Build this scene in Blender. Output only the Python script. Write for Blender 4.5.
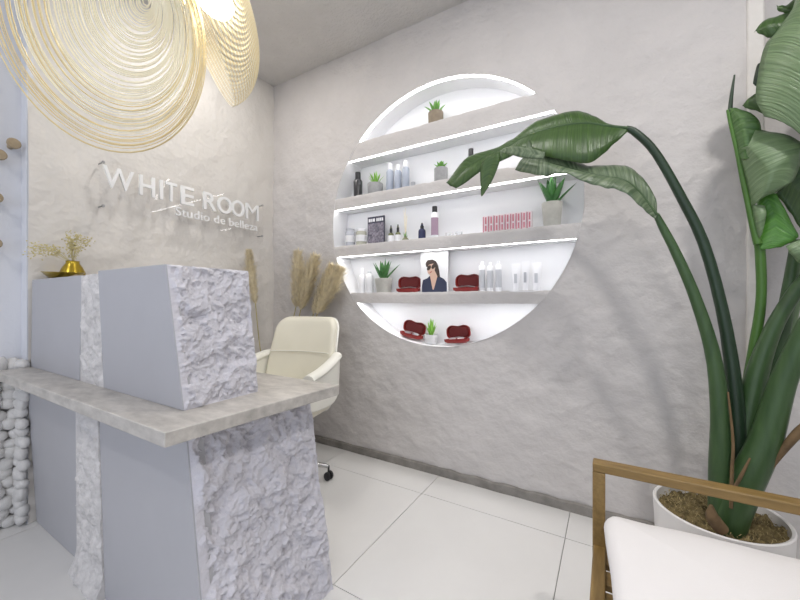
import bpy, bmesh, math, random
from mathutils import Vector, Matrix, noise as mn
random.seed(7)
D = bpy.data; SC = bpy.context.scene; COL = SC.collection
for o in list(D.objects): D.objects.remove(o)

# ------------------------------------------------------------------ camera
F, CH, YAW = 355.0, 1.1, math.radians(30.59)
cam = D.cameras.new('camera'); cam.sensor_width = 36; cam.lens = F/800*36; cam.clip_start = .02
co = D.objects.new('camera', cam); COL.objects.link(co)
co.location = (0, 0, CH); co.rotation_euler = (math.pi/2, 0, YAW); SC.camera = co
# ------------------------------------------------------------------ light
w = D.worlds.new('daylight'); SC.world = w; w.use_nodes = True
w.node_tree.nodes['Background'].inputs[0].default_value = (.80, .87, 1, 1)
w.node_tree.nodes['Background'].inputs[1].default_value = 0.6
SC.view_settings.view_transform = 'Standard'; SC.view_settings.look = 'None'
SC.view_settings.gamma = 1; SC.view_settings.use_curve_mapping = False
SC.view_settings.exposure = 0.36
ROOM = dict(x0=-2.45, x1=1.9, y0=-2.6, y1=2.05, z1=2.91)
def area(name, loc, rot, sx, sy, power, col):
    l = D.lights.new(name, 'AREA'); l.shape = 'RECTANGLE'; l.size = sx; l.size_y = sy; l.energy = power; l.color = col
    o = D.objects.new(name, l); COL.objects.link(o); o.location = loc; o.rotation_euler = rot; return o
# daylight entering by the shop window behind the photographer
area('window_daylight', (-.3, -2.5, 1.45), (math.radians(90), 0, 0), 3.6, 2.3, 21, (.74, .82, 1))

# ------------------------------------------------------------------ helpers
FW = Vector((-math.sin(YAW), math.cos(YAW), 0)); RT = Vector((math.cos(YAW), math.sin(YAW), 0)); UP = Vector((0, 0, 1)); EYE = Vector((0, 0, CH))
def ray(u, v): return FW + RT*((u-400)/F) + UP*((300-v)/F)
def on(u, v, ax, val):
    d = ray(u, v); return EYE + d*((val-EYE[ax])/d[ax])
def at_y(u, v, y): return on(u, v, 1, y)
def at_t(u, v, t): return EYE + ray(u, v)*t

class MB:
    def __init__(s): s.v = []; s.f = []
    def add(s, vs, fs):
        b = len(s.v); s.v += [tuple(x) for x in vs]; s.f += [tuple(i+b for i in f) for f in fs]; return s
    def box(s, x0, x1, y0, y1, z0, z1):
        return s.add([(x0,y0,z0),(x1,y0,z0),(x1,y1,z0),(x0,y1,z0),(x0,y0,z1),(x1,y0,z1),(x1,y1,z1),(x0,y1,z1)],
                     [(3,2,1,0),(4,5,6,7),(0,1,5,4),(1,2,6,5),(2,3,7,6),(3,0,4,7)])
    def hexa(s, vs):
        return s.add(vs, [(3,2,1,0),(4,5,6,7),(0,1,5,4),(1,2,6,5),(2,3,7,6),(3,0,4,7)])
    def tube(s, pts, r, seg=8, cap=True, closed=False):
        pts = [Vector(p) for p in pts]; n = len(pts)
        rr = r if isinstance(r, (list, tuple)) else [r]*n
        vs = []; N = None
        for i, p in enumerate(pts):
            if closed: t = pts[(i+1) % n]-pts[i-1]
            else: t = pts[min(i+1, n-1)]-pts[max(i-1, 0)]
            t.normalize()
            if N is None: N = t.orthogonal()
            N = N - t*N.dot(t)
            if N.length < 1e-6: N = t.orthogonal()
            N.normalize(); B = t.cross(N)
            for k in range(seg):
                a = 2*math.pi*k/seg; vs.append(p+(N*math.cos(a)+B*math.sin(a))*rr[i])
        fs = []
        for i in range(n if closed else n-1):
            j = (i+1) % n
            for k in range(seg): fs.append((i*seg+k, i*seg+(k+1) % seg, j*seg+(k+1) % seg, j*seg+k))
        if cap and not closed: fs += [tuple(range(seg-1, -1, -1)), tuple((n-1)*seg+k for k in range(seg))]
        return s.add(vs, fs)
    def lathe(s, prof, seg=24, c=(0, 0, 0), cap=True, sx=1, sy=1):
        vs = [(c[0]+r*sx*math.cos(2*math.pi*k/seg), c[1]+r*sy*math.sin(2*math.pi*k/seg), c[2]+z) for r, z in prof for k in range(seg)]
        n = len(prof); fs = [(i*seg+k, i*seg+(k+1) % seg, (i+1)*seg+(k+1) % seg, (i+1)*seg+k) for i in range(n-1) for k in range(seg)]
        if cap: fs += [tuple(range(seg-1, -1, -1)), tuple((n-1)*seg+k for k in range(seg))]
        return s.add(vs, fs)
    def grid(s, rows, closed=False):
        m = len(rows[0]); vs = [p for r in rows for p in r]; fs = []
        for i in range(len(rows)-1):
            for k in range(m if closed else m-1): fs.append((i*m+k, i*m+(k+1) % m, (i+1)*m+(k+1) % m, (i+1)*m+k))
        return s.add(vs, fs)
    def ell(s, c, rx, ry, rz, seg=12, rings=8, M=None):
        vs = []; 
        for i in range(1, rings):
            a = math.pi*i/rings
            for k in range(seg):
                b = 2*math.pi*k/seg; vs.append(Vector((rx*math.sin(a)*math.cos(b), ry*math.sin(a)*math.sin(b), rz*math.cos(a))))
        vs += [Vector((0, 0, rz)), Vector((0, 0, -rz))]
        if M is not None: vs = [M @ x for x in vs]
        vs = [x+Vector(c) for x in vs]; n = rings-1; fs = []
        for i in range(n-1):
            for k in range(seg): fs.append((i*seg+k, (i+1)*seg+k, (i+1)*seg+(k+1) % seg, i*seg+(k+1) % seg))
        for k in range(seg):
            fs.append((n*seg, k, (k+1) % seg)); fs.append((n*seg+1, (n-1)*seg+(k+1) % seg, (n-1)*seg+k))
        return s.add(vs, fs)
    def mesh(s, name, mat, smooth=True):
        me = D.meshes.new(name); me.from_pydata(s.v, [], s.f); me.validate(); me.materials.append(mat)
        bm = bmesh.new(); bm.from_mesh(me); bmesh.ops.recalc_face_normals(bm, faces=bm.faces); bm.to_mesh(me); bm.free()
        if smooth:
            for p in me.polygons: p.use_smooth = True
        return me
    def build(s, name, mat, parent=None, smooth=True, bevel=0, sub=0, auto=True):
        o = link(name, s.mesh(name, mat, smooth), parent)
        if bevel:
            b = o.modifiers.new('bevel', 'BEVEL'); b.width = bevel; b.segments = 2; b.limit_method = 'ANGLE'
        if sub:
            m = o.modifiers.new('sub', 'SUBSURF'); m.levels = sub; m.render_levels = sub
        elif smooth and auto:
            e = o.data
            e.set_sharp_from_angle(angle=math.radians(38))
        return o
def link(name, data, parent=None):
    o = D.objects.new(name, data); COL.objects.link(o)
    if parent is not None: o.parent = parent
    return o
def tag(o, label, cat, group=None):
    o['label'] = label; o['category'] = cat
    if group: o['group'] = group
    return o
def thing(name, label, cat, loc=(0, 0, 0), rz=0, group=None):
    o = link(name, None); o.location = loc; o.rotation_euler = (0, 0, rz); o.empty_display_size = .05
    return tag(o, label, cat, group)
def struct(o): o['kind'] = 'structure'; return o
def dup(root, loc=None, label=None, rz=None, sc=None):
    r = root.copy(); COL.objects.link(r)
    if loc is not None: r.location = loc
    if rz is not None: r.rotation_euler = (0, 0, rz)
    if sc is not None: r.scale = sc
    if label: r['label'] = label
    for ch in list(root.children):
        c = ch.copy(); COL.objects.link(c); c.parent = r
        for g in list(ch.children):
            d = g.copy(); COL.objects.link(d); d.parent = c
    return r
def crom(P, n):
    """Catmull-Rom through tuples, n samples"""
    P = [Vector(p) for p in P]; m = len(P)-1; out = []
    for k in range(n):
        t = k/(n-1)*m; i = min(int(t), m-1); f = t-i
        p0, p1, p2, p3 = P[max(i-1, 0)], P[i], P[i+1], P[min(i+2, m)]
        out.append(.5*((2*p1)+(p2-p0)*f+(2*p0-5*p1+4*p2-p3)*f*f+(3*p1-p0-3*p2+p3)*f**3))
    return out
def lerp(a, b, t): return a+(b-a)*t
def fbm(p, sc, oct=4): return mn.fractal(Vector(p)*sc, 0.9, 2.1, oct)

# ------------------------------------------------------------------ materials
def mat(name, col, rough=.6, metal=0, var=0, vscale=6, bump=0, bscale=30, bdet=4, spec=.5, emit=0, ecol=None, trans=0, alpha=1, col2=None, stretch=None, bdist=.01, coat=0):
    m = D.materials.new(name); m.use_nodes = True; nt = m.node_tree; b = nt.nodes['Principled BSDF']
    b.inputs['Base Color'].default_value = (*col, 1); b.inputs['Roughness'].default_value = rough; b.inputs['Metallic'].default_value = metal
    b.inputs['Specular IOR Level'].default_value = spec; b.inputs['Transmission Weight'].default_value = trans; b.inputs['Alpha'].default_value = alpha
    b.inputs['Coat Weight'].default_value = coat
    if emit: b.inputs['Emission Color'].default_value = (*(ecol or col), 1); b.inputs['Emission Strength'].default_value = emit
    tc = nt.nodes.new('ShaderNodeTexCoord'); src = tc.outputs['Object']
    if stretch:
        mp = nt.nodes.new('ShaderNodeMapping'); mp.inputs['Scale'].default_value = stretch; nt.links.new(src, mp.inputs[0]); src = mp.outputs[0]
    if var or col2:
        n = nt.nodes.new('ShaderNodeTexNoise'); n.inputs['Scale'].default_value = vscale; n.inputs['Detail'].default_value = 5; n.inputs['Roughness'].default_value = .6
        nt.links.new(src, n.inputs['Vector'])
        r = nt.nodes.new('ShaderNodeValToRGB'); r.color_ramp.elements[0].position = .3; r.color_ramp.elements[1].position = .7
        c2 = col2 or tuple(min(1, c*(1+var)) for c in col); c1 = col if col2 else tuple(c*(1-var) for c in col)
        r.color_ramp.elements[0].color = (*c1, 1); r.color_ramp.elements[1].color = (*c2, 1)
        nt.links.new(n.outputs[0], r.inputs[0]); nt.links.new(r.outputs[0], b.inputs['Base Color'])
    if bump:
        n = nt.nodes.new('ShaderNodeTexNoise'); n.inputs['Scale'].default_value = bscale; n.inputs['Detail'].default_value = bdet; n.inputs['Roughness'].default_value = .6
        nt.links.new(src, n.inputs['Vector'])
        bp = nt.nodes.new('ShaderNodeBump'); bp.inputs['Strength'].default_value = bump; bp.inputs['Distance'].default_value = bdist
        nt.links.new(n.outputs[0], bp.inputs['Height']); nt.links.new(bp.outputs[0], b.inputs['Normal'])
    return m
M = {}
M['plaster'] = mat('grey_plaster', (.60, .572, .556), .75, var=.06, vscale=2.5, bump=.5, bscale=10, bdet=4, bdist=.03)
M['plaster_sign'] = mat('white_plaster', (.72, .69, .65), .7, var=.04, vscale=2, bump=.5, bscale=7, bdet=3, bdist=.04)
M['ceil'] = mat('ceiling_plaster', (.60, .58, .56), .85, var=.05, vscale=4, bump=.7, bscale=34, bdist=.015)
M['blue_lit_wall'] = mat('smooth_wall_light_tint', (.70, .715, .76), .7, bump=.15, bscale=30)  # smooth wall; the blue of the window light is put into its colour
M['tile'] = mat('floor_tile', (.72, .71, .695), .28, var=.025, vscale=3, spec=.4)
M['grout'] = mat('grout', (.30, .29, .28), .9)
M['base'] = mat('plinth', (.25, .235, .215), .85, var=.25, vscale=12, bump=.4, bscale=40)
M['niche'] = mat('niche_white', (.80, .80, .81), .6)
M['led'] = mat('led', (1, 1, 1), .5, emit=8.5, ecol=(1, .985, .98))
M['panel'] = mat('desk_paint', (.43, .43, .455), .42, var=.02, vscale=5)
M['rough'] = mat('rough_stone', (.63, .62, .67), .8, var=.06, vscale=14, bump=.7, bscale=60, bdet=6)
M['rough2'] = mat('rough_strip_stone', (.66, .64, .63), .8, var=.16, vscale=22, bump=.7, bscale=60, bdet=6)
M['top'] = mat('counter_stone', (.37, .35, .325), .4, col2=(.60, .57, .53), vscale=6, bump=.1, bscale=60, stretch=(2, 4, 4))
M['pebble'] = mat('pebble_white', (.70, .69, .675), .7, var=.07, vscale=9, bump=.3, bscale=50)
M['mortar'] = mat('pebble_backing', (.40, .39, .38), .9)
M['leather'] = mat('cream_leather', (.78, .75, .63), .45, var=.02, bump=.08, bscale=220)
M['cream'] = mat('cream_shell', (.80, .79, .72), .35)
M['chrome'] = mat('chrome', (.62, .62, .63), .18, metal=1)
M['black'] = mat('black_plastic', (.018, .018, .02), .4)
M['gold'] = mat('gold_wire', (.80, .66, .36), .35, metal=.25, emit=.0)
M['gold_lit'] = mat('lit_gold_wire', (.93, .87, .68), .4)  # lit rings: the lamp's glow is put into a paler wire colour
M['brass'] = mat('brass', (.42, .30, .035), .28, metal=.85, var=.15, vscale=20)
M['wood'] = mat('oiled_wood', (.17, .105, .03), .45, col2=(.27, .17, .055), vscale=5, stretch=(2, 14, 14), bump=.05, bscale=30)
M['wood_x'] = M['wood']
M['woody'] = mat('oiled_wood_rail', (.18, .11, .032), .45, col2=(.28, .18, .06), vscale=5, stretch=(14, 2, 14))
M['peg'] = mat('peg_wood', (.33, .26, .17), .5, var=.15, vscale=25)
M['cloth'] = mat('white_fabric', (.80, .78, .78), .85, bump=.1, bscale=300)
M['potw'] = mat('white_pot', (.80, .78, .77), .35)
M['moss'] = mat('moss', (.045, .035, .014), .95, col2=(.28, .21, .09), vscale=45, bump=1, bscale=60)
M['fibre'] = mat('moss_fibre', (.32, .25, .12), .95, var=.5, vscale=60)
def leaf_mat(name, c1, c2, rough, bump, vein):
    m = mat(name, c1, rough, col2=c2, vscale=7, spec=.5); nt = m.node_tree; b = nt.nodes['Principled BSDF']
    tc = nt.nodes.new('ShaderNodeTexCoord'); sx = nt.nodes.new('ShaderNodeSeparateXYZ'); nt.links.new(tc.outputs['UV'], sx.inputs[0])
    ab = nt.nodes.new('ShaderNodeMath'); ab.operation = 'ABSOLUTE'; nt.links.new(sx.outputs[1], ab.inputs[0])
    ma = nt.nodes.new('ShaderNodeMath'); ma.operation = 'MULTIPLY_ADD'; ma.inputs[1].default_value = -.45; nt.links.new(ab.outputs[0], ma.inputs[0]); nt.links.new(sx.outputs[0], ma.inputs[2])
    cb = nt.nodes.new('ShaderNodeCombineXYZ'); nt.links.new(ma.outputs[0], cb.inputs[0]); nt.links.new(sx.outputs[1], cb.inputs[1])
    mp = nt.nodes.new('ShaderNodeMapping'); mp.inputs['Scale'].default_value = (vein, 3, 1); nt.links.new(cb.outputs[0], mp.inputs[0])
    n = nt.nodes.new('ShaderNodeTexNoise'); n.inputs['Scale'].default_value = 1; n.inputs['Detail'].default_value = 3; nt.links.new(mp.outputs[0], n.inputs['Vector'])
    bp_ = nt.nodes.new('ShaderNodeBump'); bp_.inputs['Strength'].default_value = bump; bp_.inputs['Distance'].default_value = .006
    rp = [q for q in nt.nodes if q.type == 'VALTORGB'][0]; rp.color_ramp.elements[0].position = .38; rp.color_ramp.elements[1].position = .64
    nt.links.new(n.outputs[0], rp.inputs[0])
    nt.links.new(n.outputs[0], bp_.inputs['Height']); nt.links.new(bp_.outputs[0], b.inputs['Normal'])
    return m
M['leaf'] = leaf_mat('leaf_green', (.026, .064, .012), (.050, .105, .020), .36, .5, 110)
M['leafb'] = leaf_mat('leaf_bright', (.05, .17, .018), (.085, .25, .03), .36, .5, 110)
M['leafm'] = leaf_mat('leaf_mid', (.045, .115, .025), (.085, .17, .045), .36, .7, 110)
M['leafg'] = leaf_mat('leaf_grey', (.115, .18, .085), (.165, .24, .12), .36, .8, 95)
M['leafgx'] = leaf_mat('leaf_grey_ribbed', (.055, .095, .045), (.17, .22, .13), .36, 1.0, 75)
M['stem'] = mat('petiole', (.028, .066, .020), .42, col2=(.052, .105, .034), vscale=6, stretch=(6, 6, 1))
M['stemd'] = mat('petiole_dark', (.015, .036, .016), .4, var=.2)
M['stemb'] = mat('petiole_bright', (.06, .15, .022), .42, var=.15)
M['dry'] = mat('dry_sheath', (.15, .095, .045), .8, var=.35, vscale=20)
M['pampas'] = mat('pampas', (.86, .75, .54), .9, var=.2, vscale=30)
M['pampass'] = mat('pampas_stem', (.42, .36, .16), .8)
M['dflow'] = mat('dried_flower', (.62, .55, .28), .9, var=.2, vscale=40)
M['succ'] = mat('succulent', (.09, .28, .04), .4, col2=(.20, .46, .08), vscale=18)
M['succl'] = mat('succulent_lime', (.20, .48, .05), .4, col2=(.32, .60, .12), vscale=18)
M['aloe'] = mat('aloe', (.03, .12, .03), .4, col2=(.075, .22, .055), vscale=18)
M['cpot'] = mat('concrete_pot', (.48, .47, .43), .85, var=.1, vscale=20)
M['gpot'] = mat('grey_pot', (.36, .36, .36), .85, var=.12, vscale=40)
M['bpot'] = mat('brown_pot', (.27, .22, .16), .85, var=.15, vscale=30)
M['lpot'] = mat('light_pot', (.62, .62, .63), .7, var=.05, vscale=20)
M['soil'] = mat('soil', (.07, .05, .03), .95)
M['bluebot'] = mat('blue_grey_bottle', (.40, .44, .52), .35)
M['whitep'] = mat('white_plastic', (.82, .82, .84), .35)
M['grayp'] = mat('grey_plastic', (.42, .43, .46), .4)
M['darkbot'] = mat('dark_bottle', (.03, .03, .035), .25)
M['navybot'] = mat('navy_bottle', (.03, .035, .09), .25)
M['mauve'] = mat('mauve_label', (.36, .25, .33), .5)
M['labelg'] = mat('label_grey', (.55, .56, .59), .5)
M['amber'] = mat('olive_bottle', (.16, .17, .08), .25)
M['red'] = mat('red_leatherette', (.24, .016, .014), .42, var=.1, vscale=25)
M['redd'] = mat('red_lining', (.11, .010, .010), .85)
M['redbox'] = mat('red_print', (.62, .22, .27), .5)
M['pinkbox'] = mat('pink_card', (.82, .72, .74), .5)
M['card'] = mat('white_card', (.78, .78, .79), .5)
M['dcard'] = mat('dark_card', (.045, .045, .07), .5)
M['dprint'] = mat('dark_print', (.03, .03, .055), .5, col2=(.34, .31, .36), vscale=75)
M['skin'] = mat('print_skin', (.62, .42, .32), .6)
M['hair'] = mat('print_hair', (.045, .028, .022), .6)
M['jacket'] = mat('print_jacket', (.028, .035, .075), .6)
M['lips'] = mat('print_lips', (.42, .10, .09), .6)
M['glassy'] = mat('clear_glass', (.95, .96, .97), .05, trans=.85, alpha=.5)
M['frost'] = mat('frosted_jar', (.60, .62, .68), .25, trans=.3)
M['frosty'] = mat('yellowish_jar', (.58, .58, .48), .25, trans=.3)
M['letter'] = mat('white_letter', (.90, .90, .90), .4)
M['steel'] = mat('steel', (.45, .45, .46), .3, metal=1)
M['frame'] = mat('window_frame', (.10, .10, .11), .5)
M['wallw'] = mat('white_wall', (.66, .66, .67), .8)
M['lens'] = mat('lamp_lens', (1, .97, .92), .5, emit=6)
def acrylic():
    m = D.materials.new('clear_acrylic'); m.use_nodes = True; nt = m.node_tree; nt.nodes.clear()
    o = nt.nodes.new('ShaderNodeOutputMaterial'); mx = nt.nodes.new('ShaderNodeMixShader'); t = nt.nodes.new('ShaderNodeBsdfTransparent'); g = nt.nodes.new('ShaderNodeBsdfGlossy')
    fr = nt.nodes.new('ShaderNodeFresnel'); fr.inputs[0].default_value = 1.2; g.inputs['Roughness'].default_value = .02; t.inputs[0].default_value = (1, 1, 1, 1)
    mx.inputs[0].default_value = .03; nt.nodes.remove(fr); nt.links.new(t.outputs[0], mx.inputs[1]); nt.links.new(g.outputs[0], mx.inputs[2]); nt.links.new(mx.outputs[0], o.inputs[0]); return m
M['acryl'] = acrylic()

# ------------------------------------------------------------------ the setting
X0, X1, Y0, Y1, Z1 = ROOM['x0'], ROOM['x1'], ROOM['y0'], ROOM['y1'], ROOM['z1']
# floor of large square tiles
TX, TY = .742, .75
fl = struct(MB().box(X0-.2, X1+.1, Y0-.1, Y1+.25, -.08, -.006).build('floor', M['grout'], smooth=False))
xs = [-.92+TX*k for k in range(-4, 6)]; ys = [1.80+TY*k for k in range(-7, 3)]
tile_me = {}
for i in range(len(xs)-1):
    for j in range(len(ys)-1):
        a, b = max(xs[i], X0-.1), min(xs[i+1], X1); c, d = max(ys[j], Y0), min(ys[j+1], Y1+.08)
        if b-a < .02 or d-c < .02: continue
        key = (round(b-a, 3), round(d-c, 3))
        if key not in tile_me:
            g = .0016; tile_me[key] = MB().box(-(b-a)/2+g, (b-a)/2-g, -(d-c)/2+g, (d-c)/2-g, -.006, 0).mesh('tile', M['tile'], False)
        t = link('tile', tile_me[key], fl); t.location = ((a+b)/2, (c+d)/2, 0)
struct(MB().box(X0-.2, X1+.1, Y0-.1, Y1+.25, Z1, Z1+.1).build('ceiling', M['ceil'], smooth=False))

# niche wall (polar grid round the round niche), uneven plaster
CX, CZ, R, ND = -.954, 1.647, .841, .16
XE = .50
def chips(x, z):
    # trowelled blisters, strongest on the lower part of the wall by the plant
    m = max(.15, min(1, (x+.9)/.9))*max(.12, min(1, (2.15-z)/.6)); p = Vector((x*6.5, 2.2, z*8.5))
    p = p+Vector((mn.noise(p*1.5), 0, mn.noise(p*1.5+Vector((3, 1, 7)))))*.5
    return .017*m*max(0, .30-abs(mn.noise(p)))-.003*m
def wall_disp(x, z):
    return .009*fbm((x, 3.1, z), 2.2, 4)+.010*fbm((x, 7.7, z*1.2), 7, 3)*(.55+.45*mn.noise(Vector((x*1.3, 0, z*1.3))))+chips(x, z)
def rect_hit(a):
    dx, dz = math.cos(a), math.sin(a); t = 1e9
    if dx > 1e-9: t = min(t, (XE-CX)/dx)
    if dx < -1e-9: t = min(t, (X0-.06-CX)/dx)
    if dz > 1e-9: t = min(t, (Z1-CZ)/dz)
    if dz < -1e-9: t = min(t, (0-CZ)/dz)
    return t
angs = [2*math.pi*k/640 for k in range(640)]+[math.atan2(z-CZ, x-CX) % (2*math.pi) for x in (X0-.06, XE) for z in (0, Z1)]
angs = sorted(set(angs)); rows = []
NR = 110
for k in range(NR+1):
    row = []
    for a in angs:
        t = lerp(R, rect_hit(a), (k/NR)**1.15); x, z = CX+t*math.cos(a), CZ+t*math.sin(a)
        fade = min(1, k/2)
        row.append((x, Y1-wall_disp(x, z)*(.35+.65*fade), z))
    rows.append(row)
wb = struct(MB().grid(rows, True).build('wall_back', M['plaster'], auto=False))
# niche lining: back disc and round side
lin = MB(); seg = 128
lin.grid([[(CX+r*math.cos(2*math.pi*k/seg), y, CZ+r*math.sin(2*math.pi*k/seg)) for k in range(seg)] for r, y in ((R, Y1-.004), (R, Y1+ND), (.5*R, Y1+ND), (.001, Y1+ND))], True)
lin.build('niche_lining', M['niche'], wb)
SH = [(2.115, 2.235), (1.772, 1.855), (1.42, 1.50), (1.08, 1.152)]
def half(z): return math.sqrt(max(0, R*R-(z-CZ)**2))
for z0, z1 in SH:
    b = MB(); rows = []; NC = 90; NZ = 6
    for j in range(NZ+1):
        z = lerp(z0, z1, j/NZ); h = half(z)
        edge = .005 if j == NZ else 0
        rows.append([(CX+lerp(-h, h, k/NC), Y1-.003-wall_disp(CX+lerp(-h, h, k/NC), z)*.6+edge, z+(.003*fbm((k*.09, z*3, 1), 3) if j == NZ else -.0022*abs(fbm((k*.09, z*3, 1), 3)) if j == 0 else 0)) for k in range(NC+1)])
    sh = b.grid(rows).build('shelf_front', M['plaster'], wb)
    bd = MB()
    r2 = [[(CX+s*half(z), y, z) for s in (-1, 1)] for z, y in ((z0+.003, Y1+.003), (z0+.003, Y1+ND), (z1-.002, Y1+ND), (z1-.002, Y1+.003))]
    bd.grid(r2+[r2[0]]).build('shelf_board', M['niche'], sh, smooth=False)
    h = half(z0-.006)-.006
    zz = z0-.0015 if z0 > 1.6 else z0+.002
    MB().box(CX-h, CX+h, Y1+.010, Y1+(.024 if z0 > 1.6 else .040), zz, zz+.003).build('led_strip', M['led'], wb, smooth=False)
a0 = math.asin((2.24-CZ)/R)
MB().grid([[(CX+(R-dr)*math.cos(lerp(a0, math.pi-a0, k/60)), y, CZ+(R-dr)*math.sin(lerp(a0, math.pi-a0, k/60))) for k in range(61)] for dr, y in ((.001, Y1+.004), (.004, Y1+.004), (.004, Y1+.022), (.001, Y1+.022))]).build('led_strip', M['led'], wb)
# wall beyond the niche wall: smooth pilaster strip, then set back rough wall
struct(MB().box(XE, XE+.055, Y1-.012, Y1+.20, 0, Z1).build('trim_1', M['plaster_sign'], bevel=.008))
rows = [[(lerp(XE+.05, X1+.05, i/60), Y1+.07-1.6*wall_disp(lerp(XE, X1, i/60)+4, z*Z1/80), z*Z1/80) for i in range(61)] for z in range(81)]
struct(MB().grid(rows).build('wall_alcove', M['plaster'], auto=False))
# sign wall: rough plaster, then the smooth blue-lit part by the pebbles
YS = .572; XB = X0-.10
rows = [[(X0-.011+.018*fbm((5, y, z*Z1/90), 1.6, 4)*.5+.003*fbm((9, y, z*Z1/90), 11, 3), y, z*Z1/90) for y in [lerp(YS, Y1+.01, i/60) for i in range(61)]] for z in range(91)]
struct(MB().grid(rows).build('wall_left', M['plaster_sign'], auto=False))
struct(MB().box(XB-.02, X0-.016, YS-.004, YS+.02, 0, Z1).build('trim_2', M['blue_lit_wall'], smooth=False))
struct(MB().box(XB-.1, XB, Y0-.1, YS+.1, 0, Z1).build('wall_left_front', M['blue_lit_wall'], smooth=False))
struct(MB().box(X1, X1+.1, Y0-.1, Y1+.25, 0, Z1).build('wall_right', M['wallw'], smooth=False))
# front of the shop: wall with the wide window behind the photographer
wf = MB(); a, b, z0, z1 = -2.15, 1.55, .25, 2.65
wf.box(X0-.2, X1+.1, Y0-.1, Y0, 0, z0); wf.box(X0-.2, X1+.1, Y0-.1, Y0, z1, Z1); wf.box(X0-.2, a, Y0-.1, Y0, z0, z1); wf.box(b, X1+.1, Y0-.1, Y0, z0, z1)
struct(wf.build('wall_front', M['wallw'], smooth=False))
wi = MB()
for x in (a, (a+b)/2, b): wi.box(x-.03, x+.03, Y0-.08, Y0-.02, z0, z1)
for z in (z0, z1): wi.box(a, b, Y0-.08, Y0-.02, z-.03, z+.03)
win = struct(wi.build('window_1', M['frame'], smooth=False))
MB().box(a, b, Y0-.056, Y0-.048, z0, z1).build('pane', M['acryl'], win, smooth=False)
# plinth
bb = MB(); rows = []
for j, (dy, z) in enumerate(((.012, 0), (.014, .03), (.012, .045), (0, .052))):
    rows.append([(lerp(X0, XE, i/90), Y1-dy-.004*fbm((i*.1, j, 0), 2)-.004, z+(.006*fbm((i*.12, 2, 3), 3) if j > 1 else 0)) for i in range(91)])
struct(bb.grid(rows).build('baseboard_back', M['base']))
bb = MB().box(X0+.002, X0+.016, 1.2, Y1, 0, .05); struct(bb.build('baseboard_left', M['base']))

# recessed ceiling downlights: fitting + lamp
DL = [(-.6, 1.05, 6), (-.30, -.60, 6), (-1.95, 1.25, 6), (.70, .75, 15), (-1.7, -.9, 8), (.9, -1.0, 8)]
for i, (x, y, p) in enumerate(DL):
    t = thing('ceiling_downlight', 'round white recessed downlight in the plaster ceiling', 'downlight', (x, y, Z1), 0, 'ceiling downlights')
    MB().lathe([(.064, -.001), (.08, -.001), (.082, -.008), (.064, -.010), (.062, -.002)], 24, cap=False).build('bezel', M['whitep'], t)
    MB().lathe([(.0, -.004), (.062, -.004)], 24, cap=False).build('lens', M['lens'], t)
    l = D.lights.new('downlight_lamp', 'AREA'); l.shape = 'DISK'; l.size = .12; l.energy = p; l.color = (1, .97, .94)
    o = link('downlight_lamp', l, t); o.location = (0, 0, -.013)

# ------------------------------------------------------------------ pebble cladding
pb = struct(MB().box(XB, XB+.012, -.6, YS+.09, 0, .80).build('wall_pebbles', M['mortar'], smooth=False))
peb = []
for k in range(7):
    b = MB().ell((0, 0, 0), 1, 1, 1, 10, 7); b.v = [tuple(Vector(v)*(1+.16*mn.noise(Vector(v)*1.3+Vector((k*5, 0, 0))))) for v in b.v]
    peb.append(b.mesh('pebble', M['pebble']))
z = .03; row = 0
while z < .80:
    y = YS+.06-(row % 2)*.03+random.uniform(-.01, .01); hz = random.uniform(.026, .036)
    while y > -.15:
        wy = random.uniform(.030, .044)
        o = link('pebble', random.choice(peb), pb); o.location = (XB+.022+random.uniform(-.006, .01), y, z+random.uniform(-.008, .008))
        o.scale = (.034, wy, hz+random.uniform(-.004, .006)); o.rotation_euler = (random.uniform(-.35, .35), 0, random.uniform(-.2, .2))
        y -= wy*1.58
    z += hz*1.5; row += 1

z = .03
while z < .80:
    for xx in (XB+.055, X0-.012):
        o = link('pebble', random.choice(peb), pb); o.location = (xx+random.uniform(-.014, .014), YS-.014-random.uniform(0, .012), z+random.uniform(-.006, .006)); o.scale = (random.uniform(.028, .044), .026, random.uniform(.024, .036)); o.rotation_euler = (random.uniform(-.3, .3), random.uniform(-.7, .7), 0)
    z += random.uniform(.038, .054)

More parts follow.
